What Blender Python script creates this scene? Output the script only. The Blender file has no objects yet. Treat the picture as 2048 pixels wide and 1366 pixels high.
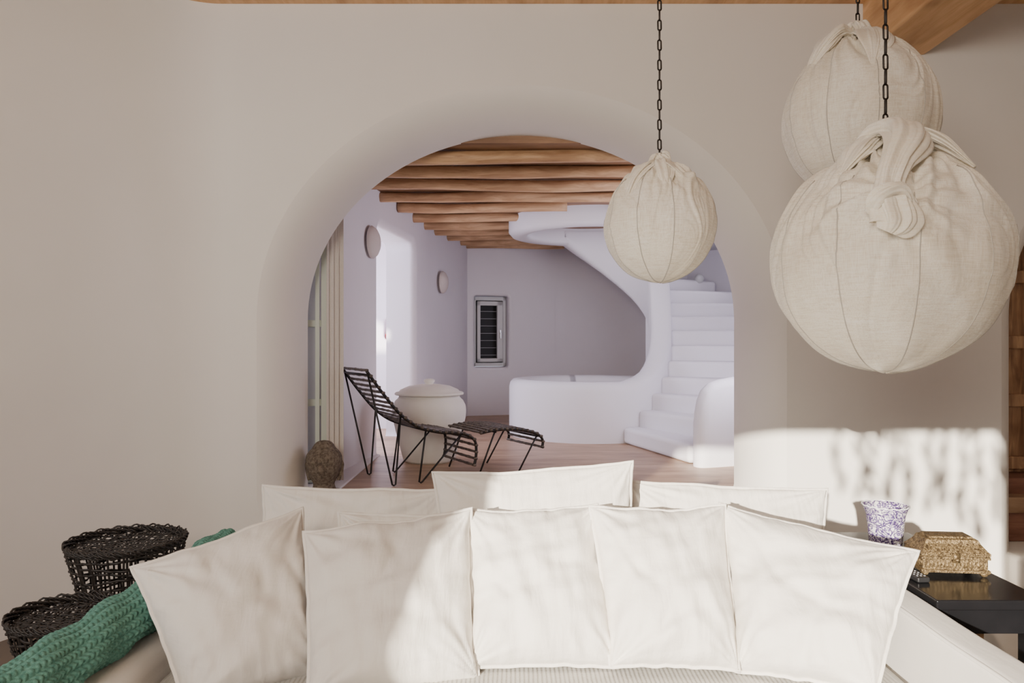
import bpy, bmesh, math, random
from mathutils import Vector, Matrix, noise
from mathutils.geometry import tessellate_polygon
random.seed(7)
C = bpy.context.scene.collection
PI = math.pi
F = 1480.0; ZC = 1.5
UF = 0.5       # upper floor level
def P(u, v, Y): return Vector(((u-1024)/F*Y, Y, ZC-(v-683)/F*Y))
def R(a): return math.radians(a)
def lerp(a, b, t): return a+(b-a)*t
def interp(x, xs, ys):
    if x <= xs[0]: return ys[0]
    for i in range(len(xs)-1):
        if x <= xs[i+1]:
            t = (x-xs[i])/(xs[i+1]-xs[i]); return lerp(ys[i], ys[i+1], t)
    return ys[-1]
def nz(x, y, z, s=1.0): return noise.noise(Vector((x*s, y*s, z*s)))

# ---------------------------------------------------------------- materials
def newmat(name):
    m = bpy.data.materials.new(name); m.use_nodes = True
    nt = m.node_tree; b = nt.nodes['Principled BSDF']
    return m, nt, b
def coords(nt, scale=(1,1,1), kind='Object', rot=(0,0,0)):
    mp = nt.nodes.new('ShaderNodeMapping'); mp.inputs['Scale'].default_value = scale
    mp.inputs['Rotation'].default_value = rot
    if kind == 'World':
        g = nt.nodes.new('ShaderNodeNewGeometry'); nt.links.new(g.outputs['Position'], mp.inputs['Vector'])
    else:
        tc = nt.nodes.new('ShaderNodeTexCoord'); nt.links.new(tc.outputs[kind], mp.inputs['Vector'])
    return mp.outputs['Vector']
def noisetex(nt, vec, scale, detail=4, rough=.5, dist=0, kind=None):
    n = nt.nodes.new('ShaderNodeTexNoise')
    if kind: n.noise_type = kind
    n.inputs['Scale'].default_value = scale
    n.inputs['Detail'].default_value = detail; n.inputs['Roughness'].default_value = rough
    n.inputs['Distortion'].default_value = dist
    nt.links.new(vec, n.inputs['Vector']); return n.outputs['Fac']
def ramp(nt, fac, stops):
    r = nt.nodes.new('ShaderNodeValToRGB'); e = r.color_ramp.elements
    while len(e) < len(stops): e.new(.5)
    for i, (p, c) in enumerate(stops):
        e[i].position = p; e[i].color = (c[0], c[1], c[2], 1)
    nt.links.new(fac, r.inputs['Fac']); return r.outputs['Color']
def bump(nt, b, hgt, strength, dist=.01, prev=None):
    bp = nt.nodes.new('ShaderNodeBump'); bp.inputs['Strength'].default_value = strength
    bp.inputs['Distance'].default_value = dist
    nt.links.new(hgt, bp.inputs['Height'])
    if prev: nt.links.new(prev, bp.inputs['Normal'])
    nt.links.new(bp.outputs['Normal'], b.inputs['Normal']); return bp.outputs['Normal']
def mix(nt, a, b_, fac, mode='MULTIPLY'):
    m = nt.nodes.new('ShaderNodeMix'); m.data_type = 'RGBA'; m.blend_type = mode
    m.inputs['Factor'].default_value = fac
    nt.links.new(a, m.inputs[6]); nt.links.new(b_, m.inputs[7]); return m.outputs[2]
def plaster(name, col, var=.04, bs=.25):
    m, nt, b = newmat(name); v = coords(nt, kind='World')
    f = noisetex(nt, v, 1.6, 5)
    c = ramp(nt, f, [(.3, [x*(1-var) for x in col]), (.7, col)])
    nt.links.new(c, b.inputs['Base Color']); b.inputs['Roughness'].default_value = .9
    n1 = bump(nt, b, noisetex(nt, v, 2.2, 3), bs, .03)
    bump(nt, b, noisetex(nt, v, 22, 5), bs*.6, .004, n1)
    return m
M = {}
M['wall'] = plaster('plaster_warm', (.85,.81,.755))
M['wall2'] = plaster('plaster_cool', (.84,.81,.865))
M['stair'] = plaster('plaster_stair', (.82,.80,.84), bs=.35)
def wood(name, c1, c2, axis='x', scale=1.0, rough=.55, planks=0, plank_axis=1, red=None):
    m, nt, b = newmat(name)
    s = {'x': (1.0,9,9), 'y': (9,1.0,9), 'z': (9,9,1.0)}[axis]
    v = coords(nt, [k*scale for k in s])
    f = noisetex(nt, v, 2.2, 8, .62, 1.2)
    c = ramp(nt, f, [(.28, c1), (.5, [(a+b2)/2 for a, b2 in zip(c1, c2)]), (.72, c2)])
    kn = noisetex(nt, coords(nt, (1.5,4,4) if axis=='x' else (4,1.5,4)), 1.3, 2)
    c = mix(nt, c, ramp(nt, kn, [(.3,(.62,.55,.5)), (.5,(1,1,1))]), .8)
    if planks:
        tc = nt.nodes.new('ShaderNodeTexCoord'); sp = nt.nodes.new('ShaderNodeSeparateXYZ')
        nt.links.new(tc.outputs['Object'], sp.inputs[0])
        mu = nt.nodes.new('ShaderNodeMath'); mu.operation = 'MULTIPLY'; mu.inputs[1].default_value = planks
        nt.links.new(sp.outputs[plank_axis], mu.inputs[0])
        fr = nt.nodes.new('ShaderNodeMath'); fr.operation = 'FRACT'; nt.links.new(mu.outputs[0], fr.inputs[0])
        g = ramp(nt, fr.outputs[0], [(.0,(.3,.26,.24)), (.035,(1,1,1))])
        c = mix(nt, c, g, .8)
        fl = nt.nodes.new('ShaderNodeMath'); fl.operation = 'FLOOR'; nt.links.new(mu.outputs[0], fl.inputs[0])
        wn = nt.nodes.new('ShaderNodeTexWhiteNoise'); wn.noise_dimensions = '1D'; nt.links.new(fl.outputs[0], wn.inputs['W'])
        c = mix(nt, c, ramp(nt, wn.outputs['Value'], [(0,(.8,.78,.76)), (1,(1.0,1.0,1.0))]), 1)
    nt.links.new(c, b.inputs['Base Color']); b.inputs['Roughness'].default_value = rough
    bump(nt, b, f, .25, .004)
    return m
M['beam'] = wood('beam_wood', (.42,.23,.115), (.84,.57,.33), 'x')
M['beamend'] = wood('big_beam_wood', (.58,.31,.13), (.80,.50,.26), 'y', .8)
M['ceil_up'] = wood('ceiling_boards', (.26,.14,.075), (.42,.25,.14), 'x', planks=8, plank_axis=1)
M['ceil'] = wood('living_ceiling_boards', (.34,.18,.09), (.58,.36,.2), 'y', planks=7, plank_axis=0)
M['floor_up'] = wood('upper_deck_boards', (.36,.22,.13), (.58,.40,.27), 'x', planks=9, plank_axis=1, rough=.42)
M['doorwood'] = wood('old_door_wood', (.20,.10,.055), (.60,.37,.21), 'z', rough=.6)
M['stepwood'] = wood('step_wood', (.16,.065,.04), (.32,.15,.10), 'x', rough=.45)
M['boxwood'] = wood('drawer_wood', (.3,.18,.09), (.5,.32,.18), 'x')
def simple(name, col, rough=.6, metal=0, nscale=0, var=.15, bs=0, bd=.003, spec=None):
    m, nt, b = newmat(name)
    v = coords(nt)
    f = noisetex(nt, v, nscale or 8, 4)
    c = ramp(nt, f, [(.3, [x*(1-var) for x in col]), (.7, col)])
    nt.links.new(c, b.inputs['Base Color'])
    b.inputs['Roughness'].default_value = rough; b.inputs['Metallic'].default_value = metal
    if spec is not None: b.inputs['Specular IOR Level'].default_value = spec
    if bs: bump(nt, b, f, bs, bd)
    return m
M['floor'] = simple('living_floor_cement', (.16,.125,.10), .6, nscale=3, bs=.1)
M['black'] = simple('black_iron', (.022,.02,.019), .45, .3, 30, .4)
M['lacquer'] = simple('black_lacquer', (.012,.012,.014), .18, 0, 6, .3)
M['weave'] = simple('black_cane', (.026,.021,.018), .5, 0, 40, .5, .3)
M['slat'] = simple('wrapped_cane_slats', (.16,.125,.10), .42, 0, 55, .85, .3)
M['frame'] = simple('white_painted_frame', (.60,.60,.60), .4, nscale=3, var=.05)
M['green_frame'] = simple('pale_green_frame', (.62,.68,.60), .4, nscale=3, var=.06)
M['dark'] = simple('dark_shutter', (.015,.016,.02), .6)
M['louver'] = simple('grey_slats', (.42,.42,.45), .5)
M['steel'] = simple('brushed_steel', (.6,.6,.62), .3, 1)
M['ceramic'] = simple('cream_clay', (.81,.775,.72), .75, nscale=5, var=.08, bs=.3, bd=.01)
M['sconce'] = simple('sconce_plaster', (.74,.66,.63), .8, nscale=9, var=.08, bs=.2)
M['curtain'] = simple('beige_curtain_cloth', (.72,.67,.62), .9, nscale=90, var=.06, bs=.1)
M['red'] = simple('red_ornament', (.55,.008,.004), .6, spec=.1)
M['remote'] = simple('black_plastic', (.02,.02,.022), .4)
M['button'] = simple('grey_rubber', (.25,.25,.27), .6)
M['leaf'] = simple('leaf_green', (.08,.18,.05), .6)
M['chain'] = simple('dark_chain', (.03,.025,.022), .4, .7, 20)
M['wire'] = simple('grey_stitched_wire', (.52,.485,.43), .7)
# stone
m, nt, b = newmat('carved_stone'); v = coords(nt)
f = noisetex(nt, v, 60, 6, .7); c = ramp(nt, f, [(.35,(.06,.045,.035)), (.65,(.22,.175,.13))])
nt.links.new(c, b.inputs['Base Color']); b.inputs['Roughness'].default_value = .95
vo = nt.nodes.new('ShaderNodeTexVoronoi'); vo.inputs['Scale'].default_value = 110; nt.links.new(v, vo.inputs['Vector'])
n1 = bump(nt, b, vo.outputs['Distance'], .5, .004); bump(nt, b, f, .5, .004, n1); M['stone'] = m
# cotton
def cotton(name, col, ribs=False, cr=1.0):
    m, nt, b = newmat(name); v = coords(nt)
    f = noisetex(nt, v, 4, 3); c = ramp(nt, f, [(.3, [x*.97 for x in col]), (.7, col)])
    nt.links.new(c, b.inputs['Base Color']); b.inputs['Roughness'].default_value = .9
    b.inputs['Sheen Weight'].default_value = .15
    n1 = bump(nt, b, noisetex(nt, coords(nt, (3.6,1,.8), rot=(0,.5,0)), 6, 4, .5, .3), .38*cr, .020)
    n1 = bump(nt, b, noisetex(nt, coords(nt, (.8,1,4.0), rot=(0,.35,0)), 5.5, 4, .5, .3), .28*cr, .016, n1)
    n2 = bump(nt, b, noisetex(nt, v, 420, 2), .12, .001, n1)
    if ribs:
        w = nt.nodes.new('ShaderNodeTexWave'); w.bands_direction = 'X'; w.inputs['Scale'].default_value = 22
        w.inputs['Distortion'].default_value = .6; nt.links.new(v, w.inputs['Vector'])
        w2 = nt.nodes.new('ShaderNodeTexWave'); w2.bands_direction = 'Y'; w2.inputs['Scale'].default_value = 60
        w2.inputs['Distortion'].default_value = 1; nt.links.new(v, w2.inputs['Vector'])
        n3 = bump(nt, b, w.outputs['Fac'], .6, .006, n2); bump(nt, b, w2.outputs['Fac'], .5, .003, n3)
    return m
M['cotton'] = cotton('white_cotton', (.78,.74,.685))
M['sofa'] = cotton('sofa_cover', (.77,.735,.69), cr=.4)
M['seat'] = cotton('seat_ribbed_cover', (.54,.52,.485), True, .3)
# gauze
def gauze(name, scale, see=.22):
    m, nt, b = newmat(name)
    a = noisetex(nt, coords(nt, (1,1,.05)), 340*scale, 2, .6, .3)
    c_ = noisetex(nt, coords(nt, (.06,.06,1)), 340*scale, 2, .6, .3)
    ad = nt.nodes.new('ShaderNodeMath'); ad.operation = 'ADD'; nt.links.new(a, ad.inputs[0]); nt.links.new(c_, ad.inputs[1])
    hf = nt.nodes.new('ShaderNodeMath'); hf.operation = 'MULTIPLY'; hf.inputs[1].default_value = .5; nt.links.new(ad.outputs[0], hf.inputs[0])
    col = ramp(nt, hf.outputs[0], [(.34,(.90,.82,.68)), (.48,(.98,.93,.82)), (.62,(1,.98,.91))])
    big = noisetex(nt, coords(nt), 4, 3, .5, .5)
    col = mix(nt, col, ramp(nt, big, [(.35,(.93,.90,.84)), (.62,(1,1,1))]), .8)
    nt.links.new(col, b.inputs['Base Color']); b.inputs['Roughness'].default_value = .85
    b.inputs['Sheen Weight'].default_value = .3
    n1 = bump(nt, b, noisetex(nt, coords(nt, (2.2,2.2,.5)), 7, 3, .5, .6), .3, .02)
    bump(nt, b, hf.outputs[0], .15, .002, n1)
    tr = nt.nodes.new('ShaderNodeBsdfTranslucent'); nt.links.new(col, tr.inputs['Color'])
    mx = nt.nodes.new('ShaderNodeMixShader'); mx.inputs[0].default_value = .14
    out = nt.nodes['Material Output']
    nt.links.new(b.outputs[0], mx.inputs[1]); nt.links.new(tr.outputs[0], mx.inputs[2])
    if see:
        tp = nt.nodes.new('ShaderNodeBsdfTransparent'); m2 = nt.nodes.new('ShaderNodeMixShader')
        r2 = ramp(nt, hf.outputs[0], [(.40,(see*1.5,)*3), (.56,(see*.4,)*3)])
        nt.links.new(r2, m2.inputs[0]); nt.links.new(mx.outputs[0], m2.inputs[1]); nt.links.new(tp.outputs[0], m2.inputs[2])
        nt.links.new(m2.outputs[0], out.inputs['Surface'])
    else: nt.links.new(mx.outputs[0], out.inputs['Surface'])
    return m
M['gauze'] = gauze('cream_gauze', 1, .10)
M['gauze2'] = gauze('cream_gauze_gathered', 1, 0)
# knit
m, nt, b = newmat('sea_green_knit'); v = coords(nt)
f = noisetex(nt, v, 90, 4); c = ramp(nt, f, [(.3,(.05,.155,.125)), (.7,(.13,.30,.24))])
nt.links.new(c, b.inputs['Base Color']); b.inputs['Roughness'].default_value = .95; bump(nt, b, noisetex(nt, v, 350, 3), .5, .002); M['knit'] = m
# gold
m, nt, b = newmat('embossed_brass'); v = coords(nt)
vo = nt.nodes.new('ShaderNodeTexVoronoi'); vo.inputs['Scale'].default_value = 130; nt.links.new(v, vo.inputs['Vector'])
f = noisetex(nt, v, 90, 4, .6, 1.5)
c = mix(nt, ramp(nt, f, [(.40,(.09,.06,.03)), (.60,(.36,.265,.14))]), ramp(nt, vo.outputs['Distance'], [(.1,(1,1,1)), (.7,(.5,.45,.38))]), .7); nt.links.new(c, b.inputs['Base Color'])
b.inputs['Metallic'].default_value = .6; b.inputs['Roughness'].default_value = .55
n1 = bump(nt, b, vo.outputs['Distance'], .6, .0025); bump(nt, b, f, .5, .003, n1); M['gold'] = m
# patterned porcelain
m, nt, b = newmat('purple_patterned_porcelain'); v = coords(nt)
vo2 = nt.nodes.new('ShaderNodeTexVoronoi'); vo2.feature = 'DISTANCE_TO_EDGE'; vo2.inputs['Scale'].default_value = 26; nt.links.new(v, vo2.inputs['Vector'])
w = noisetex(nt, v, 36, 2, .5, 3.5)
c1 = ramp(nt, w, [(.50,(.16,.115,.26)), (.51,(.80,.77,.78))]); c2 = ramp(nt, vo2.outputs['Distance'], [(.04,(1,1,1)), (.07,(.28,.22,.38)), (.13,(.28,.22,.38)), (.15,(1,1,1))])
nt.links.new(mix(nt, c1, c2, 1), b.inputs['Base Color']); b.inputs['Roughness'].default_value = .25; M['porcelain'] = m
M['porcelain_white'] = simple('white_porcelain', (.85,.85,.87), .25, nscale=4, var=.03)
# glass
m, nt, b = newmat('window_glass'); b.inputs['Base Color'].default_value = (.25,.28,.3,1); b.inputs['Roughness'].default_value = .08
b.inputs['Alpha'].default_value = .15; M['glass'] = m

# ---------------------------------------------------------------- mesh helpers
def root_loc(o):
    while o.parent: o = o.parent
    return Vector(o.location)
def obj(name, bm, mat, parent=None, loc=None, smooth=True, bevel=0, sub=0, seg=3):
    off = root_loc(parent) if parent else (Vector(loc) if loc is not None else Vector((0,0,0)))
    bmesh.ops.translate(bm, verts=bm.verts, vec=-off)
    bmesh.ops.recalc_face_normals(bm, faces=bm.faces)
    me = bpy.data.meshes.new(name); bm.to_mesh(me); bm.free()
    if smooth:
        for p in me.polygons: p.use_smooth = True
    me.materials.append(mat)
    o = bpy.data.objects.new(name, me); C.objects.link(o)
    if parent: o.parent = parent
    else: o.location = off
    if bevel:
        md = o.modifiers.new('bevel', 'BEVEL'); md.width = bevel; md.segments = seg; md.limit_method = 'ANGLE'; md.angle_limit = R(40)
        md.harden_normals = True
    if sub:
        md = o.modifiers.new('sub', 'SUBSURF'); md.levels = sub; md.render_levels = sub
    return o
def tag(o, label, cat, group=None):
    o['label'] = label; o['category'] = cat
    if group: o['group'] = group
    return o
def thing(name, label, cat, loc, group=None):
    o = bpy.data.objects.new(name, None); C.objects.link(o); o.location = loc; o.empty_display_size = .1
    return tag(o, label, cat, group)
def struct(o): o['kind'] = 'structure'; return o
def add_box(bm, x0, x1, y0, y1, z0, z1):
    vs = [bm.verts.new((x, y, z)) for x in (x0, x1) for y in (y0, y1) for z in (z0, z1)]
    for f in ((0,1,3,2),(4,6,7,5),(0,4,5,1),(2,3,7,6),(0,2,6,4),(1,5,7,3)): bm.faces.new([vs[i] for i in f])
    return vs
def BM(): return bmesh.new()
def boxobj(name, dims, mat, parent=None, bevel=.01, smooth=True, **k):
    bm = BM(); add_box(bm, *dims)
    loc = k.get('loc', None)
    if parent is None and loc is None: loc = ((dims[0]+dims[1])/2, (dims[2]+dims[3])/2, dims[4])
    return obj(name, bm, mat, parent, loc=loc, bevel=bevel, smooth=smooth and bevel > 0)
def add_grid(bm, rows, close_u=False, close_v=False):
    V = [[bm.verts.new(p) for p in r] for r in rows]
    n = len(V); m_ = len(V[0])
    for i in range(n if close_u else n-1):
        for j in range(m_ if close_v else m_-1):
            q = [V[i][j], V[(i+1)%n][j], V[(i+1)%n][(j+1)%m_], V[i][(j+1)%m_]]
            try: bm.faces.new(q)
            except Exception: pass
    return V
def cat(pts, n=8, closed=False):
    pts = [Vector(p) for p in pts]; out = []
    N = len(pts); rng = N if closed else N-1
    for i in range(rng):
        p1 = pts[i]; p2 = pts[(i+1)%N]
        p0 = pts[i-1] if (i > 0 or closed) else p1*2-p2
        p3 = pts[(i+2)%N] if (i+2 < N or closed) else p2*2-p1
        for k in range(n):
            t = k/n
            out.append(.5*((2*p1)+(p2-p0)*t+(2*p0-5*p1+4*p2-p3)*t*t+(3*p1-p0-3*p2+p3)*t*t*t))
    if not closed: out.append(pts[-1])
    return out
def tube(bm, pts, r, n=8, closed=False, fold=None, flat=1.0, up=None):
    pts = [Vector(p) for p in pts]; N = len(pts); rows = []
    t0 = (pts[1]-pts[0]).normalized()
    ref = Vector(up) if up else (Vector((0,0,1)) if abs(t0.z) < .9 else Vector((1,0,0)))
    a = (ref - t0*ref.dot(t0)).normalized()
    for i in range(N):
        if closed: t = (pts[(i+1)%N]-pts[i-1]).normalized()
        else: t = (pts[min(i+1,N-1)]-pts[max(i-1,0)]).normalized()
        a = a-t*a.dot(t)
        a = a.normalized() if a.length > 1e-6 else t.orthogonal().normalized()
        b = t.cross(a)
        ri = r[i] if isinstance(r, (list, tuple)) else r
        row = []
        for k in range(n):
            an = 2*PI*k/n
            rr = ri*(fold(an, i/(N-1)) if fold else 1)
            row.append(pts[i]+a*math.cos(an)*rr*flat+b*math.sin(an)*rr)
        rows.append(row)
    V = add_grid(bm, rows, close_u=closed, close_v=True)
    if not closed:
        try: bm.faces.new(V[0]); bm.faces.new(V[-1])
        except Exception: pass
def lathe(bm, prof, c, n=48, fn=None, capb=True, capt=True):
    rows = []
    for (r, z) in prof:
        row = []
        for k in range(n):
            a = 2*PI*k/n; rr = r*(fn(a, z) if fn else 1)
            row.append((c[0]+rr*math.cos(a), c[1]+rr*math.sin(a), c[2]+z))
        rows.append(row)
    V = add_grid(bm, rows, close_v=True)
    if capb: bm.faces.new(V[0])
    if capt: bm.faces.new(V[-1])
def ball(bm, c, r, sx=1, sy=1, sz=1, n=12):
    bmesh.ops.create_uvsphere(bm, u_segments=n, v_segments=max(6, n*2//3), radius=1, matrix=Matrix.Translation(Vector(c)) @ Matrix.Diagonal((r*sx, r*sy, r*sz, 1)))

# ---------------------------------------------------------------- wall with rounded openings
def rrect(s0, s1, z0, z1, r, n=6):
    pts = []
    for (cx, cz, a0) in ((s1-r, z1-r, 0), (s0+r, z1-r, 90), (s0+r, z0+r, 180), (s1-r, z0+r, 270)):
        for k in range(n+1):
            a = R(a0+90*k/n); pts.append(Vector((cx+r*math.cos(a), cz+r*math.sin(a))))
    return pts
def archline(cx, cz, a, b, z0, n=64, r=.04):
    pts = []
    for k in range(n+1):
        t = PI*k/n; pts.append(Vector((cx+a*math.cos(t), cz+b*math.sin(t))))
    for k in range(1, 10): pts.append(Vector((cx-a, lerp(cz, z0+r, k/10))))
    for k in range(5):
        t = R(180+90*k/4); pts.append(Vector((cx-a+r+r*math.cos(t), z0+r+r*math.sin(t))))
    for k in range(5):
        t = R(270+90*k/4); pts.append(Vector((cx+a-r+r*math.cos(t), z0+r+r*math.sin(t))))
    for k in range(1, 10): pts.append(Vector((cx+a, lerp(z0+r, cz, k/10))))
    return pts
def holed_wall(name, rect, holes, Rf, thick, mp, mat, Rd=None, a0=0.0):
    Rd = Rd or Rf
    bm = BM(); s0, s1, z0, z1 = rect
    loops_f = []; loops_b = []
    outer = [Vector((s0,z0)), Vector((s1,z0)), Vector((s1,z1)), Vector((s0,z1))]
    for h in holes:
        N = len(h); nrm = []
        for i in range(N):
            t = (h[(i+1)%N]-h[i-1]).normalized(); nrm.append(Vector((t.y, -t.x)))
        off = [p+n_*Rf for p, n_ in zip(h, nrm)]
        rows = []
        for j in range(25):
            a = a0+(PI/2-a0)*j/24
            q = Rf*(1-math.sin(a))/(1-math.sin(a0)); dd = Rd*(math.cos(a0)-math.cos(a))/math.cos(a0)
            rows.append([mp(p.x+n_.x*q, dd, p.y+n_.y*q) for p, n_ in zip(h, nrm)])
        rows.append([mp(p.x, (thick+Rd)/2, p.y) for p in h])
        rows.append([mp(p.x, thick, p.y) for p in h])
        add_grid(bm, rows, close_v=True)
        loops_f.append(off); loops_b.append(h)
    for loops, d in ((loops_f, 0), (loops_b, thick)):
        L = [outer]+loops
        flat = [p for l in L for p in l]
        vs = [bm.verts.new(mp(p.x, d, p.y)) for p in flat]
        for tri in tessellate_polygon([[Vector((p.x, p.y, 0)) for p in l] for l in L]):
            try:
                f = bm.faces.new([vs[i] for i in tri])
            except Exception: pass
    vo = [[bm.verts.new(mp(p.x, d, p.y)) for p in outer] for d in (0, thick)]
    for i in range(4): bm.faces.new([vo[0][i], vo[0][(i+1)%4], vo[1][(i+1)%4], vo[1][i]])
    return struct(obj(name, bm, mat, loc=mp((s0+s1)/2, 0, z0)))
def plan_wall(name, pts, z0, z1, mat, th=.25, n=10):
    c = cat([Vector((x, y, 0)) for x, y in pts], n); bm = BM(); rows = []
    for i, p in enumerate(c):
        t = (c[min(i+1, len(c)-1)]-c[max(i-1, 0)]).normalized(); nn = Vector((-t.y, t.x, 0))
        q = p+nn*th
        rows.append([(p.x, p.y, z0), (p.x, p.y, (z0+z1)/2), (p.x, p.y, z1), (q.x, q.y, z1), (q.x, q.y, z0)])
    add_grid(bm, rows)
    o = obj(name, bm, mat, loc=(pts[0][0], pts[0][1], z0)); 
    md = o.modifiers.new('es', 'EDGE_SPLIT'); md.split_angle = R(60)
    return struct(o)

WY = 4.55; WT = .45
CEIL = 3.59
main_arch = archline(.06, 1.645, 1.44, 1.24, UF)
side_arch = archline(3.93, 1.65, .73, .88, .02)
holed_wall('wall_front', (-1.75, 5.2, -.4, CEIL), [main_arch, side_arch], .19, WT, lambda s, d, z: Vector((s, WY+d, z)), M['wall'], Rd=.42, a0=.20)
# wall bends toward the viewer on the left
bend = [(-3.9,-1.6), (-3.85,0), (-3.6,1.4), (-3.25,2.5), (-2.92,3.25)]+[(-1.75-d_, 4.55-.95*(d_/.85)**2.1) for d_ in (.92,.85,.78,.70,.62,.54,.46,.38,.30,.23,.16,.10,.05)]+[(-1.75,4.55)]
plan_wall('wall_front_left', bend, -.1, CEIL, M['wall'], th=.3, n=6)
# living room shell
struct(boxobj('floor', (-5.2, 5.2, -1.9, 4.56, -.1, 0), M['floor'], bevel=0))
struct(boxobj('ceiling', (-5.2, 5.2, -1.9, 4.9, CEIL, CEIL+.1), M['ceil'], bevel=0))
struct(boxobj('wall_right', (4.85, 5.2, -1.9, 4.56, 0, CEIL), M['wall'], bevel=0))
# back wall with wide doorway (behind the viewer)
holed_wall('wall_back', (-6.2, 5.2, -.1, CEIL), [rrect(-2.10, .40, .03, 2.335, .06)], .05, .3, lambda s, d, z: Vector((s, -1.5-d, z)), M['wall'])
# living ceiling big beam
bm = BM(); add_box(bm, 2.155, 2.54, -1.5, 4.56, 3.26, CEIL+.02)
tag(obj('ceiling_beam', bm, M['beamend'], loc=(2.35, 1.5, 3.26), bevel=.02), 'thick honey coloured beam crossing the living room ceiling above the globe lamps', 'beam')
bm = BM(); add_box(bm, -2.2, 4.8, 4.47, 4.55, 3.575, CEIL+.01)
tag(obj('ceiling_beam', bm, M['beamend'], loc=(0, 4.5, 3.575), bevel=.004), 'long wooden edge board where living room ceiling meets the arched wall', 'beam')

# ---------------------------------------------------------------- right side doorway
def door_right():
    d = thing('door_1', 'x', 'door', (3.9, 5.15, .6)); del d['label']; del d['category']; struct(d)
    bm = BM(); add_box(bm, 3.1, 4.8, 5.12, 5.18, .6, 2.7); obj('door_panel', bm, M['doorwood'], d, smooth=False)
    for x in (3.22, 3.52, 3.95, 4.38):
        bm = BM(); add_box(bm, x, x+.07, 5.075, 5.13, .6, 2.7); obj('door_stile', bm, M['doorwood'], d, bevel=.01)
    for z in (.62, 1.05, 1.45, 1.9, 2.3):
        bm = BM(); add_box(bm, 3.1, 4.8, 5.085, 5.13, z, z+.09); obj('door_rail', bm, M['doorwood'], d, bevel=.01)
door_right()
struct(boxobj('trim_1', (3.2, 4.75, 4.86, 5.2, .44, .6), M['stepwood'], bevel=.015))
struct(boxobj('trim_2', (3.2, 4.75, 4.80, 5.2, .2, .44), M['stepwood'], bevel=.015))
struct(boxobj('trim_3', (3.05, 4.8, 4.45, 5.2, .0, .2), M['wall'], bevel=.03))

# ---------------------------------------------------------------- upper (back) room
struct(boxobj('floor_1', (-4, 4, 4.75, 11, UF-.1, UF), M['floor_up'], bevel=0))
struct(boxobj('trim_4', (-1.6, -1.16, 5.0, 6.5, UF-.02, UF+.012), M['wall2'], bevel=.008))
struct(boxobj('ceiling_1', (-2.6, 3.4, 4.98, 11, 2.835, 2.96), M['ceil_up'], bevel=0))
# left wall of the back room
A0 = Vector((-1.36, 5.2, 0)); A1 = Vector((-.985, 8.05, 0)); du = (A1-A0).normalized(); dn = Vector((-du.y, du.x, 0)); AL = (A1-A0).length
def mpl(s, d, z): q = A0+du*s+dn*d; return Vector((q.x, q.y, z))
holed_wall('wall_left_back', (0, AL, UF-.05, 2.9), [rrect(1.36, 2.63, UF-.03, 2.54, .10)], .07, .32, mpl, M['wall2'])
plan_wall('wall_left_end', [(-.985, 8.05), (-.93, 8.5), (-.80, 9.1), (-.66, 9.6), (-.60, 9.93)], UF, 2.9, M['wall2'])
B0 = Vector((-.61, 9.93, 0)); B1 = Vector((.66, 10.29, 0)); bu = (B1-B0).normalized(); bn = Vector((-bu.y, bu.x, 0))
def mpf(s, d, z): q = B0+bu*s+bn*d; return Vector((q.x, q.y, z))
holed_wall('wall_far', (0, (B1-B0).length+.12, UF-.02, 2.9), [rrect(.11, .59, 1.15, 2.12, .03)], .04, .3, mpf, M['wall2'])
CX, CY = .85, 8.1
plan_wall('wall_stairwell', [(.60, 10.262), (.75, 10.295)]+[(CX+2.45*math.cos(R(a))*.9+.0, CY+2.2*math.sin(R(a))) if a > 60 else (CX+2.35*math.cos(R(a)), CY+2.2*math.sin(R(a))) for a in (86, 76, 65, 50, 35, 20, 5, -10, -25, -40)], UF, 2.9, M['wall2'], th=.2)
plan_wall('wall_right_back', [(2.65, 6.7), (2.75, 6.0), (2.7, 5.0)], UF, 2.9, M['wall2'], th=.2)
# outside passage beyond the left opening with niche wall
holed_wall('wall_passage', (-2.8, -1.12, UF, 2.9), [rrect(-1.47, -1.345, 1.51, 1.77, .06)], .02, .2, lambda s, d, z: Vector((s, 8.5+d, z)), M['wall2'])
struct(boxobj('wall_niche_back', (-1.7, -1.2, 8.62, 8.70, 1.4, 1.9), M['wall2'], bevel=0))
# red ornament in niche
t = thing('flower_bowl', 'small red flower ornament in wall niche beyond the doorway', 'ornament', (-1.41, 8.555, 1.51))
bm = BM(); lathe(bm, [(.012,0),(.035,.015),(.05,.045),(.046,.045),(.0,.03)], (-1.41, 8.555, 1.51), 20, capt=False); obj('bowl', bm, M['red'], t)
bm = BM()
for k in range(7): ball(bm, (-1.41+.032*math.cos(k*.9)*(k>0), 8.555+.02*math.sin(k*.9)*(k>0), 1.565+.010*(k%3)), .023, n=8)
obj('blossom', bm, M['red'], t)

# far window
w = thing('window_1', 'x', 'x', mpf(.35, .15, 1.15)); del w['label']; del w['category']; struct(w)
def wbox(bm, s0, s1, d0, d1, z0, z1):
    vs = [bm.verts.new(mpf(s, d, z)) for s in (s0, s1) for d in (d0, d1) for z in (z0, z1)]
    for f in ((0,1,3,2),(4,6,7,5),(0,4,5,1),(2,3,7,6),(0,2,6,4),(1,5,7,3)): bm.faces.new([vs[i] for i in f])
bm = BM()
for a in ((.12,.16,1.16,2.11),(.54,.585,1.16,2.11),(.12,.585,1.16,1.21),(.12,.585,2.06,2.11)): wbox(bm, a[0], a[1], .13, .19, a[2], a[3])
obj('window_frame', bm, M['frame'], w, bevel=.006)
bm = BM()
for a in ((.17,.215,1.22,2.05),(.45,.53,1.22,2.05),(.17,.53,1.22,1.27),(.17,.53,1.99,2.05)): wbox(bm, a[0], a[1], .09, .14, a[2], a[3])
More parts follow.
